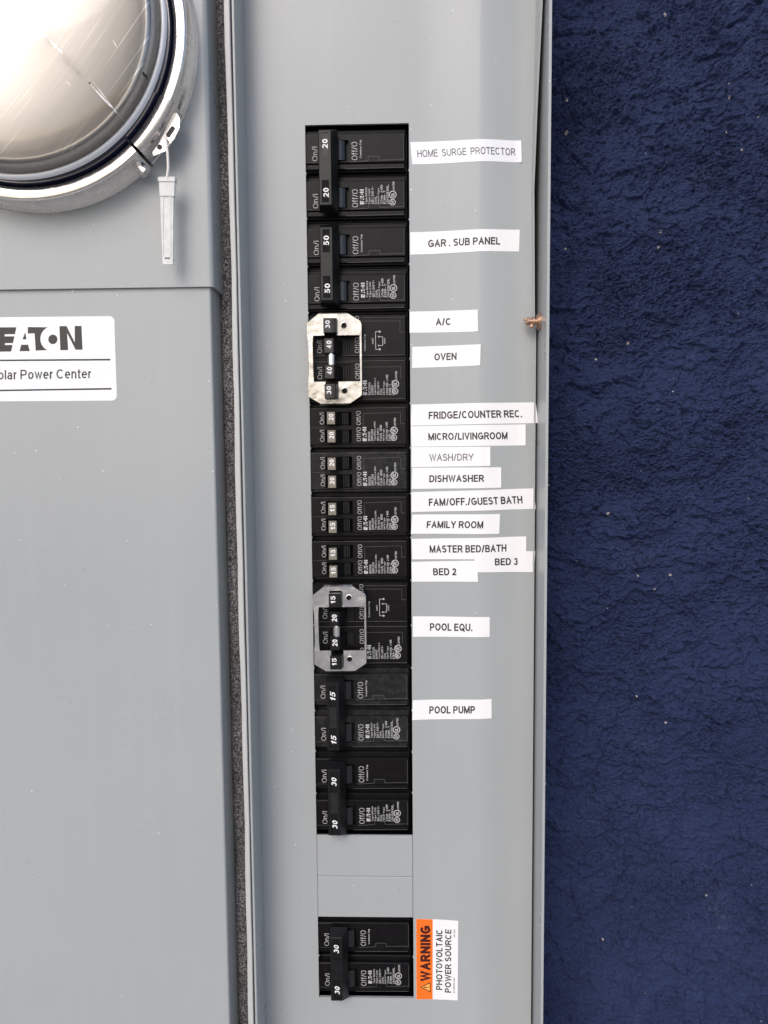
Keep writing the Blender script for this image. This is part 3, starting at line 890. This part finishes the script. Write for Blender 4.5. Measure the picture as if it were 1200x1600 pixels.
def tandem(inch, num, label, cap, spec, dusty=False):
    t = thing('twin_breaker', label, 'circuit breaker', (0, 0, -inch * IN), 'twin breakers with two small handles')
    h = MB(); Y = 1.0
    h.box(-2.5, 56.0, 7, 33, .2, 25.2, 0)
    h.plate([-2, 8.6, 23.8, 55.0], [1.9, 4.5, 12.2, 14.6, 22.3, 23.4], {(1, 1), (1, 3)}, Y, 7.5, 0, .5, 6.0, 2)
    h.box(-2, 54.9, Y + 1.1, 7.5, 23.4, 24.9, 0, .4)
    yl = Y - .04
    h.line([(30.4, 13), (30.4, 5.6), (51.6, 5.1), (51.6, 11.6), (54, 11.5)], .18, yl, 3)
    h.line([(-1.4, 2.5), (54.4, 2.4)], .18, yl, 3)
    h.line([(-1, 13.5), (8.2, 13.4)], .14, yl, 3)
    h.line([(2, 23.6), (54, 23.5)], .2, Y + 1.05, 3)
    yt = Y - .05
    for k, o in ((0, 0), (1, 9.8)):
        stencil(h, 'On/I', 5.6, 8.1, 4.9 + o, 11.5 + o, yt, 1, 0)
        stencil(h, 'Off/O', 26.4, 29.0, 4.2 + o * .94, 12.0 + o * .94, yt, 1, 0)
    logo_small(h, 29.9, 32.2, 13.2, 21.2, yt, 1)
    spec_lines(h, spec, 33.0, 21.1, yt, 1)
    badges(h, 47.7, 19.4, yt, 1)
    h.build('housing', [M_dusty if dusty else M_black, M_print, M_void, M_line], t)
    tog_small(t, 10.5, 15.3, 4.8, 11.9, -8.0, cap, num, 22.4)
    tog_small(t, 10.6, 15.4, 14.9, 22.0, -8.0, cap, num, 22.6)
    return t
def spect(a, b): return [(a, 5.2), (b, 6.5), ('Type BRDLA & DNPL', 11.2), ('120 / 240 V~', 7.5), ('Cu/Al   BRD', 9.0), ('HACR Type', 6.8), ('2 Pole Unit  J-489', 10.6), ('E7819 - T', 6.0), ('LR43556 ENL.', 8.2)]
tandem(6, '20', 'clean twin breaker with tan 20 handles beside the FRIDGE/COUNTER REC. strip', M_tan, spect('BR2020', 'GNPL2020'))
tandem(7, '20', 'dusty twin breaker with tan 20 handles beside the DISHWASHER strip', M_tan, spect('BR2020', 'GNPL2020'), True)
tandem(8, '15', 'twin breaker with speckled tan 15 handles beside the FAMILY ROOM strip', M_speck, spect('BR1515', 'GNPL1515'))
tandem(9, '15', 'twin breaker with speckled tan 15 handles beside the BED 2 strip', M_speck, spect('BR1515', 'GNPL1515'))

def quad(inch, outer, inner, label, metal, cap_o, cap_i, tilt, spec, dx):
    t = thing('four_handle_breaker', label, 'circuit breaker', (0, 0, -inch * IN), 'four-handle breakers under metal tie plates')
    h = MB(); Y = 1.2
    h.box(-2.5, 56.0, 7, 33, .2, 2 * IN - .2, 0)
    h.box(-2.2, 55.4, 2.6, 7.5, .9, 50.0, 0, .5)
    h.plate([-2, 8.4 + dx, 23.6 + dx, 54.9], [2.4, 4.0, 11.5, 13.8, 22.6, 24.3], {(1, 1), (1, 3)}, Y, 7, 0, .45, 6.0, 2)
    h.plate([-2, 8.4 + dx, 23.6 + dx, 54.9], [26.4, 28.6, 37.4, 39.2, 47.0, 48.9], {(1, 1), (1, 3)}, Y, 7, 0, .45, 6.0, 2)
    yl = Y - .04
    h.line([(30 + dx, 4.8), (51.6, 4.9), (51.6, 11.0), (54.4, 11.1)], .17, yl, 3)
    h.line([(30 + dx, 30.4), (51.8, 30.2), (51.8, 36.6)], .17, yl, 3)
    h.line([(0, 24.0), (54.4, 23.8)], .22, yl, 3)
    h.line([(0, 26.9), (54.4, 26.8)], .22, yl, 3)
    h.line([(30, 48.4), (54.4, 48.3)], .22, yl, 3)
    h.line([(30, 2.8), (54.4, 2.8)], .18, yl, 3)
    yt = Y - .05
    for o in (15.4, 30.0):
        stencil(h, 'On/I', 4.6 + dx, 7.4 + dx, o, o + 6.8, yt, 1, 0)
        stencil(h, 'Off/O', 26.0 + dx, 28.6 + dx, o - 1.6, o + 7.0, yt, 1, 0)
    for o in (2.0, 39.4):
        stencil(h, 'Off/O', 26.2 + dx, 28.6 + dx, o, o + 8.0, yt, 1, 0)
    h.vtext('Common Trip', 31.2 + dx, 32.5 + dx, 12.0, 21.4, yt, 1, .008)
    # little wiring diagram
    u0 = 37.8 + dx
    h.line([(u0 + 2.2, 10.7), (u0, 10.7), (u0, 20.5), (u0 + 2.2, 20.5)], .28, yt, 1)
    h.line([(u0 + 1.8, 13.5), (u0 + 4.0, 13.5), (u0 + 4.0, 18.4), (u0 + 1.8, 18.4)], .28, yt, 1)
    for (a, b_, r) in ((u0 + 2.3, 10.7, .6), (u0 + 2.3, 20.5, .6), (u0 + 1.8, 13.5, .45), (u0 + 1.8, 18.4, .45)): h.disc(a, b_, r, yt, 1)
    h.vtext('240V', u0 - 2.0, u0 - 1.1, 14.2, 17.6, yt, 1, .01)
    h.vtext('240V', u0 + 4.6, u0 + 5.5, 14.2, 17.6, yt, 1, .01)
    logo_small(h, 30.3 + dx, 32.7 + dx, 37.8, 46.0, yt, 1)
    spec_lines(h, spec, 33.4 + dx, 46.0, yt, 1)
    badges(h, 48.6 + dx * .5, 44.0, yt, 1)
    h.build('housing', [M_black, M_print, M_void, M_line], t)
    # tie plate: octagonal sheet, C-shaped window, notches for the outer handles
    pm = MB()
    Yp = -6.8
    def P(x, d): return (x + dx, Yp + (x - 15) * math.sin(tilt) * .5 + (d - 26) * math.sin(tilt) * .25, -d)
    outline_l = [(6.2, 2.0), (0.2, 6.6)]
    bl = [  # quads that make up the sheet
        [(6.4, 1.8), (9.6, 1.8), (9.6, 13.6), (3.4, 13.6), (0.1, 13.6), (0.0, 6.8)],
        [(9.6, 1.8), (16.7, 1.8), (16.7, 4.2), (9.6, 4.2)],
        [(16.7, 1.8), (22.8, 1.8), (29.7, 6.0), (30.3, 7.6), (30.3, 13.6), (16.7, 13.6)],
        [(0.1, 13.6), (3.4, 13.6), (3.0, 18.2), (0.7, 18.2)],
        [(0.7, 18.2), (3.0, 18.2), (3.2, 34.2), (0.9, 34.2)],
        [(0.9, 34.2), (3.2, 34.2), (3.5, 39.0), (0.4, 39.0)],
        [(29.3, 13.6), (30.3, 13.6), (30.3, 39.0), (29.3, 39.0)],
        [(0.4, 39.0), (3.5, 39.0), (10.0, 39.0), (10.0, 51.0), (7.0, 51.0), (0.4, 47.0)],
        [(10.0, 48.8), (17.2, 48.8), (17.2, 51.0), (10.0, 51.0)],
        [(17.2, 39.0), (30.3, 39.0), (30.2, 46.2), (29.4, 47.2), (23.6, 51.0), (17.2, 51.0)],
    ]
    for q in bl:
        n = len(q)
        V = [P(x, d) for x, d in q] + [(a, b_ + .9, z) for a, b_, z in [P(x, d) for x, d in q]]
        pm.add(V, [tuple(range(n - 1, -1, -1)), tuple(range(n, 2 * n))] + [(i, (i + 1) % n, n + (i + 1) % n, n + i) for i in range(n)], 0)
    # folded flanges at top and bottom
    for d0, d1 in ((1.0, 1.8), (51.0, 51.9)):
        V = [P(6.6, d0), P(22.6, d0), P(22.6, d1), P(6.6, d1)]
        V = [(a, b_ + (1.2 if k in ((0, 1) if d0 < 10 else (2, 3)) else 0), z) for k, (a, b_, z) in enumerate(V)]
        pm.add(V, [(0, 3, 2, 1)], 0)
    for d_ in (8.2, 44.0):                                       # rivet holes
        x, y, z = P(20.6, d_)
        n = 20
        pm.add([(x + 1.45 * math.cos(2 * math.pi * k / n), y - .05, z + 1.45 * math.sin(2 * math.pi * k / n)) for k in range(n)], [tuple(range(n))], 1)
        pm.add([(x + (1.9 if j else 1.45) * math.cos(2 * math.pi * k / n), y - (.02 if j else .12), z + (1.9 if j else 1.45) * math.sin(2 * math.pi * k / n)) for k in range(n) for j in (0, 1)],
               [(2 * k, 2 * k + 1, 2 * ((k + 1) % n) + 1, 2 * ((k + 1) % n)) for k in range(n)], 0)
    pm.build('tie_plate', [metal, M_void], t)
    tog_small(t, 9.7 + dx, 16.2 + dx, 5.0, 12.8, -12.0, cap_o, outer, 22.4 + dx, .01, 14.4 + dx)
    tog_small(t, 9.9 + dx, 15.2 + dx, 15.8, 23.6, -11.0, cap_i, inner, 23.2 + dx, .012)
    tog_small(t, 10.0 + dx, 15.3 + dx, 30.2, 37.6, -11.0, cap_i, inner, 23.2 + dx, .012)
    tog_small(t, 9.9 + dx, 16.2 + dx, 40.6, 48.5, -12.0, cap_o, outer, 22.4 + dx, .01, 14.6 + dx)
    pn = MB()
    cx, cy = 13.6 + dx, -8.6
    pn.tube([(cx, cy, -23.7), (cx, cy, -24.4)], 1.1, 16)
    pn.tube([(cx, cy, -24.4), (cx, cy, -29.9)], 1.9, 20)
    pn.tube([(cx, cy, -29.9), (cx, cy, -30.3)], 1.1, 16)
    pn.build('tie_pin', [M_pin], t)
    return t
def specq(a, b): return [(a, 7.0), (b, 5.6), ('Types BRD & A', 9.6), ('120 / 240 V~', 7.8), ('CU/AL', 3.6), ('HACR Type', 7.6), ('4 Pole Unit  J-489', 11.2), ('E7819 - T', 6.0), ('LR43556 ENL.', 8.6)]
quad(4, '30', '40', 'four-handle breaker marked 30 and 40 under a pale metal tie plate', M_zinc, M_greycap, M_greycap, math.radians(-2), specq('BQC230240', 'ADDED7'), 0.0)
quad(10, '15', '20', 'four-handle breaker marked 15 and 20 under a shiny darker tie plate', M_steel, M_bar, M_bar, math.radians(4), specq('BQC215220', 'BJ4802P'), 0.9)

def on_cover(u, v):
    y = 0.0
    for _ in range(6):
        x, z = at(u, v, y)
        y = crease(x) if x > 57.4 else 0.0
    return x, z
# ------------------------------------------------------------------ paper label strips
def strip(words, TL, TR, BR, BL, tu, tv, paper=M_paper, ink=M_ink, bold=.014, lift=0.0, rise=0.0):
    """corners and lettering extents measured on the dead front's own plane"""
    quadp = [on_cover(u, v) for u, v in (TL, TR, BR, BL)]
    def loc(a, b, off):
        (x0, z0), (x1, z1), (x2, z2), (x3, z3) = quadp
        xt, zt = x0 + (x1 - x0) * a, z0 + (z1 - z0) * a
        xb, zb = x3 + (x2 - x3) * a, z3 + (z2 - z3) * a
        x, z = xt + (xb - xt) * b, zt + (zb - zt) * b
        y = crease(x) if x > 57.4 else 0.0
        return (x, y - off - curl(a), z)
    seed = len(words) * 1.7 + TL[1]
    def curl(a): return 0.5 * max(0, (a - .93) / .07) ** 2 * (0.5 + 0.5 * math.sin(seed))
    n = 90
    mb = MB()
    off = .14 + lift
    V = [loc(i / n, j, off) for i in range(n + 1) for j in (0, 1)] + [loc(i / n, j, off - .12) for i in range(n + 1) for j in (0, 1)]
    k0 = 2 * (n + 1)
    mb.add(V, [(2 * i, 2 * i + 1, 2 * i + 3, 2 * i + 2) for i in range(n)], 0, True)
    mb.add(V, [(2 * i + j, 2 * i + 2 + j, k0 + 2 * i + 2 + j, k0 + 2 * i + j) for i in range(n) for j in (0, 1)] + [(0, 1, k0 + 1, k0), (k0 - 2, k0 - 1, 2 * k0 - 1, 2 * k0 - 2)], 0)
    # lettering box -> position on the strip
    ua, ub = tu; va, vb = tv
    W = (TR[0] + BR[0]) / 2 - (TL[0] + BL[0]) / 2; H = ((BL[1] - TL[1]) + (BR[1] - TR[1])) / 2
    uc = (TL[0] + BL[0]) / 2; vc = TL[1]
    a0, a1 = (ua - uc) / W, (ub - uc) / W
    am = (a0 + a1) / 2
    vtop = TL[1] + (TR[1] - TL[1]) * am
    b0, b1 = (va - vtop) / H, (vb - vtop) / H
    mb.text(words, lambda a, b: loc(a0 + (a1 - a0) * a, b1 + (b0 - b1) * b - rise * (a - .5), off + .13), 1, bold)
    o = quadp[3]
    ob = mb.build('label_strip', [paper, ink], None, (o[0], -off, o[1]))
    return tag(ob, 'white label strip reading ' + words, 'label', 'white label strips beside the breakers')

strip('HOME  SURGE  PROTECTOR', (641, 222), (814, 220), (815, 254), (644, 257), (652, 805), (233.5, 244.5), M_paperthin, M_inkthin, -.004)
strip('GAR . SUB PANEL', (641, 363), (812, 359), (811, 393), (641, 398), (669, 781), (373.5, 385))
strip('A/C', (640, 487), (746, 484), (747, 518), (640, 520), (681, 704), (497, 508))
strip('OVEN', (644, 542), (751, 538), (750, 571), (644, 575), (679, 714), (551.5, 562.5))
strip('FRIDGE/COUNTER REC.', (643, 632), (837, 628.5), (841, 661), (642, 665), (670, 815), (642, 653.5))
strip('MICRO/LIVINGROOM', (642, 666), (821, 663), (821, 696), (643, 698), (669, 793), (676, 687))
strip('WASH/DRY', (643, 698.5), (766, 698), (766, 728), (643, 730), (671, 740), (709, 720), M_paper, M_inkfade, .004)
strip('DISHWASHER', (644, 731), (783, 730), (783, 762), (643, 764), (671, 756), (742, 753))
strip('FAM/OFF./GUEST BATH', (643, 769), (833, 763), (837, 795), (643, 800), (670, 816), (777, 788.5))
strip('FAMILY ROOM', (644, 804), (781, 803), (780, 834), (642, 834), (667, 755), (814, 825))
strip('MASTER BED/BATH', (643, 842), (822, 838), (822, 872), (644, 874), (671, 791), (851, 862.5))
strip('BED 2', (643, 878), (745, 876), (747, 909), (644, 909), (677, 713), (888, 899))
strip('BED 3', (741, 863), (836, 861), (834, 894), (742, 894), (773, 809), (872, 883), lift=.22)
strip('POOL EQU.', (645, 963), (765, 964), (765, 995), (645, 995), (672, 738), (974, 985.5))
strip('POOL PUMP', (645, 1094), (768, 1092), (768, 1122), (644, 1125), (671, 742), (1103, 1114.5))

# ------------------------------------------------------------------ warning sticker
q = [on_cover(u, v) for u, v in ((650, 1435.5), (716, 1438.5), (715, 1563), (650.5, 1561.5))]
def ws(px, py, y):
    """px 0..66 across, py 0..126 down on the sticker"""
    a, b = px / 66, py / 126
    xt, zt = q[0][0] + (q[1][0] - q[0][0]) * a, q[0][1] + (q[1][1] - q[0][1]) * a
    xb, zb = q[3][0] + (q[2][0] - q[3][0]) * a, q[3][1] + (q[2][1] - q[3][1]) * a
    x = xt + (xb - xt) * b
    return (x, y + crease(x), zt + (zb - zt) * b)
w = MB()
def wrect(x0, x1, y0, y1, y, m):
    n = 8
    V = [ws(x0 + (x1 - x0) * i / n, p, y) for i in range(n + 1) for p in (y0, y1)]
    w.add(V, [(2 * i, 2 * i + 1, 2 * i + 3, 2 * i + 2) for i in range(n)], m)
wrect(0, 66, 0, 126, -.12, 0)
wrect(0.2, 26.2, 0.2, 125.8, -.15, 1)
def wt(body, x0, x1, y0, y1, m, bold, yy=-.2):
    w.text(body, lambda a, b: ws(x1 - (x1 - x0) * b, y1 - (y1 - y0) * a, yy), m, bold)
wt('WARNING', 6.8, 22.6, 10.5, 97.5, 3, .03)
w.add([ws(*p, -.17) for p in ((6, 106.5), (23, 98.5), (23, 115))], [(0, 1, 2)], 3)
w.add([ws(*p, -.20) for p in ((8.4, 106.5), (21.8, 100.6), (21.8, 112.9))], [(0, 1, 2)], 4)
w.add([ws(*p, -.23) for p in ((11.5, 105.8), (18.0, 106.0), (18.0, 107.3), (11.5, 107.5))], [(0, 1, 2, 3)], 3)
w.add([ws(*p, -.23) for p in ((19.2, 105.8), (20.6, 105.8), (20.6, 107.4), (19.2, 107.4))], [(0, 1, 2, 3)], 3)
wt('PHOTOVOLTAIC', 31.6, 41.6, 16.5, 110.5, 2, .012)
wt('POWER SOURCE', 45.8, 55.4, 14.5, 114.2, 2, .012)
wt('pv-labels.com', 58.8, 61.8, 90, 114.4, 2, .01)
wt('05-347', 58.8, 61.4, 13.6, 26.2, 2, 0)
o = q[3]
wo = w.build('warning_sticker', [M_paper, M_orange, M_ink, M_maroon, M_amber], None, (o[0], -.12, o[1]))
tag(wo, 'orange and white WARNING PHOTOVOLTAIC POWER SOURCE sticker beside the lowest breaker', 'sticker')

# ------------------------------------------------------------------ maker's sticker on the lower cover
YS = -32.5
qa = [at(0 + 0, 496.3, YS), at(180, 493.6, YS), at(184, 626.0, YS), at(0, 627.3, YS)]
def es(px, py, y):
    """px, py in the sticker drawing (1/6 photo pixel, origin at its frame corner)"""
    u, v = px / 6.0, 480 + py / 6.0
    x, z = at(u, v, YS)
    return (x, YS - y, z)
k = MB()
# outline with rounded corners; extends to the left outside the photograph
L = -350
corner = []
for cx, cy, a0 in ((1025, 132, -90), (1048, 828, 0), (L + 48, 838, 90), (L + 48, 146, 180)):
    for t in range(0, 91, 15):
        a = math.radians(a0 + t); corner.append((cx + 48 * math.cos(a), cy + 48 * math.sin(a)))
V = [es(px, py, .14) for px, py in corner]; n = len(V)
k.add(V + [(x, YS - .02, z) for x, y, z in V], [tuple(range(n))] + [(i, (i + 1) % n, n + (i + 1) % n, n + i) for i in range(n)], 0)
wordmark(k, lambda px, py: es(px, py - (px - 400) * .012, .18), 1)
for (xa, ya, xb, yb) in ((L + 60, 500, 1035, 492), (L + 60, 784, 1046, 765)):
    k.add([es(xa, ya - 6, .18), es(xb, yb - 8, .18), es(xb, yb + 8, .18), es(xa, ya + 8, .18)], [(0, 1, 2, 3)], 1)
k.text('Solar Power Center', lambda a, b: es(-86 + (858 + 86) * a, 680 - (680 - 592) * b - 14 * a, .18), 1, 0.002)
o = es(L + 48, 860, .1)
ko = k.build('nameplate_sticker', [M_sticker, M_ink], None, o)
tag(ko, 'white rounded sticker reading Solar Power Center on the lower left cover', 'sticker')

# ------------------------------------------------------------------ meter
MX, MZ = -131.0, 26.6
meter = thing('electric_meter', 'round clear-fronted electric meter in a steel ring on the upper left cover', 'electric meter', (MX, -34.5, MZ))
def mbuild(mb, name, mats, par=meter): return mb.build(name, mats, par, (MX, -34.5, MZ))
G0, G1 = math.radians(-46), math.radians(-47.1 + 360)          # the ring is split under the latch
r_ = MB()
r_.lathe(MX, MZ, [(82.4, -34.4), (82.2, -36.5), (80.9, -37.4), (80.8, -50.6)], 160, G0, G1)
r_.lathe(MX, MZ, [(80.8, -50.6), (80.5, -51.6), (79.9, -52.2)], 160, G0, G1)
r_.lathe(MX, MZ, [(79.9, -52.2), (78.4, -52.5), (76.2, -52.5), (74.9, -52.0), (74.4, -51.0), (74.3, -36)], 160, G0, G1)
ring = mbuild(r_, 'sealing_ring', [M_ring])
base_ = MB()
base_.lathe(MX, MZ, [(74.2, -35), (74.0, -48), (73.6, -55.5), (73.2, -57.6)], 160)
base_.lathe(MX, MZ, [(73.2, -57.6), (72.9, -58.9), (72.3, -59.8), (71.5, -60.0), (70.9, -59.4)], 160, m=1)
base_.lathe(MX, MZ, [(70.9, -59.4), (70.8, -58.8), (69.6, -59.4), (67.4, -61.0), (66.9, -62.0)], 160, m=2)
mbuild(base_, 'cover_rim', [M_meterbase, M_rimlight, M_discrim])
dsc = MB()
prof = [(0.01, -58.0)]
for r in (10, 20, 30, 40, 50, 58, 62, 64.5): prof.append((r, -58.0 - 5.0 * (r / 66) ** 2))
prof += [(66.2, -62.7), (66.9, -61.6)]
dsc.lathe(MX, MZ, prof, 128)
mbuild(dsc, 'face_plate', [M_disc])
gl = MB()
DOME = [(70.6, -59.5), (70.2, -63.0), (69.2, -65.2), (66.5, -66.9), (58, -68.5), (50, -69.6), (30, -71.6), (0.01, -72.6)]
gl.lathe(MX, MZ, DOME, 160)
def dome_y(r): return float(np.interp(r, [p[0] for p in DOME[::-1]], [p[1] for p in DOME[::-1]]))
# rib glints painted as short white streaks along the dome
def scuff_or_glint(x0, d0, x1, d1, wdt, m=1, y=-69):
    random.seed(int(abs(x0 * 10 + d0)))
    n = 12; pts_a = []; pts_b = []
    L_ = math.hypot(x1 - x0, d1 - d0); ux, ud = -(d1 - d0) / L_, (x1 - x0) / L_
    for i in range(n + 1):
        t = i / n
        wv = wdt * (.35 + random.random() * .65) * math.sin(math.pi * min(1, max(.06, t)) * .94 + .1)
        xx, dd = x0 + (x1 - x0) * t, d0 + (d1 - d0) * t
        pts_a.append((xx + ux * wv, dd + ud * wv)); pts_b.append((xx - ux * wv * .6, dd - ud * wv * .6))
    V = []
    for p_, q_ in zip(pts_a, pts_b):
        for x_, d_ in (p_, q_): V.append((x_, dome_y(math.hypot(x_ - MX, -d_ - MZ)) - .06, -d_))
    gl.add(V, [(2 * i, 2 * i + 1, 2 * i + 3, 2 * i + 2) for i in range(n)], m)
def sc_px(u0, v0, u1, v1, wdt, m=1, y=-69):
    a = at(u0, v0, y); b_ = at(u1, v1, y)
    scuff_or_glint(a[0], -a[1], b_[0], -b_[1], wdt, m, y)
sc_px(30, 12, 51, 32, 1.2); sc_px(63, 47, 80, 66, 1.4); sc_px(80, 66, 102, 87, 1.3)
sc_px(141, 131, 170, 165, .35); sc_px(146, 128, 190, 186, .3); sc_px(150, 140, 184, 178, .35)
sc_px(28, 33, 33, 28, .5); sc_px(50, 55, 54, 52, .5); sc_px(38, 90, 50, 106, .25); sc_px(105, 128, 112, 136, .2)
sc_px(176, 62, 183, 74, .3); sc_px(200, 156, 206, 150, .5)
sc_px(222, 110, 225, 116, 1.2, 2, -66.5)
sc_px(139, 131, 142, 129, .7, 2)
mbuild(gl, 'glass_cover', [M_clear, M_glint, M_smudge])
# latch of the ring: overlapping tab, perforated ear and rivet
lt = MB()
ang0, ang1 = math.radians(-46), math.radians(-26)
lt.lathe(MX, MZ, [(81.7, -36), (81.7, -50.8), (81.3, -52.2), (80.4, -53.4), (75.0, -53.5), (74.6, -52.0)], 18, ang0, ang1)
def ear(px): return [at(u, v, -47) for u, v in px]
outl = ear([(268, 178), (276, 176), (281, 186), (280, 200), (272, 216), (266, 224), (258, 236), (240, 243), (238, 238), (248, 224), (258, 204)])
lt.poly([(x, -z) for x, z in outl], -47, 0, 1.2)
hx, hz = at(249.5, 230, -47); lt.disc(hx, -hz, 1.35, -47.08, 1)
a_ = at(263, 211, -47); b_ = at(270, 201, -47)
lt.line([(a_[0], -a_[1]), (b_[0], -b_[1])], 2.4, -47.08, 1); lt.disc(a_[0], -a_[1], 1.2, -47.1, 1); lt.disc(b_[0], -b_[1], 1.2, -47.1, 1)
a_ = at(222, 262, -44)
lt.tube([(a_[0] - 3, -43, a_[1] + 2), (a_[0] + 1.6, -43, a_[1] - 2.2)], 3.0, 14)
lt.build('latch', [M_ring, M_smudge], ring, (MX, -34.5, MZ))

# ------------------------------------------------------------------ seal hanging from the latch
sx, sz = at(259, 277, -48)
seal = thing('seal_tag', 'clear plastic seal tag hanging by a wire from the meter ring', 'seal', (sx, -48, sz))
wi = MB()
p0 = at(258, 214, -49.5); p1 = at(262, 240, -50); p2 = at(263, 262, -49); p3 = at(260.5, 282, -48)
wi.tube([(p0[0] - .4, -46, p0[1] - .5), (p0[0], -49.3, p0[1]), (p1[0], -50, p1[1]), (p2[0], -49, p2[1]), (p3[0], -48, p3[1])], .7, 10)
wi.build('wire', [M_wire], seal, (sx, -48, sz))
tg = MB()
def T(u, v, y): x, z = at(u, v, y); return (x, y, z)
def block(tl, tr, br, bl, y0, y1, m=0):
    V = [T(*tl, y0), T(*tr, y0), T(*br, y0), T(*bl, y0)]
    V += [(x, y1, z) for x, y, z in V]
    tg.add(V, [(0, 3, 2, 1), (4, 5, 6, 7)] + [(i, (i + 1) % 4, 4 + (i + 1) % 4, 4 + i) for i in range(4)], m)
block((250, 304), (271, 304), (270, 413), (254, 413), -47.4, -45.2)
block((248, 279), (273, 279), (272, 306), (249.5, 306), -48.0, -44.8)
block((246.5, 276), (273.5, 276), (273.2, 283), (247, 283), -48.6, -44.4)
for u0, u1 in ((253.5, 255.5), (264, 267)):
    block((u0, 284), (u1, 284), (u1 - .2, 400), (u0 + 1.4, 400), -47.75, -47.3)
block((257, 402), (265, 402), (265, 404), (257, 404), -47.7, -47.3, 1)
tg.build('tag_body', [M_tag, M_inkfade], seal, (sx, -48, sz))

# ------------------------------------------------------------------ render settings
sc.render.engine = 'CYCLES'
sc.cycles.use_denoising = True
sc.cycles.max_bounces = 8
sc.cycles.transparent_max_bounces = 12
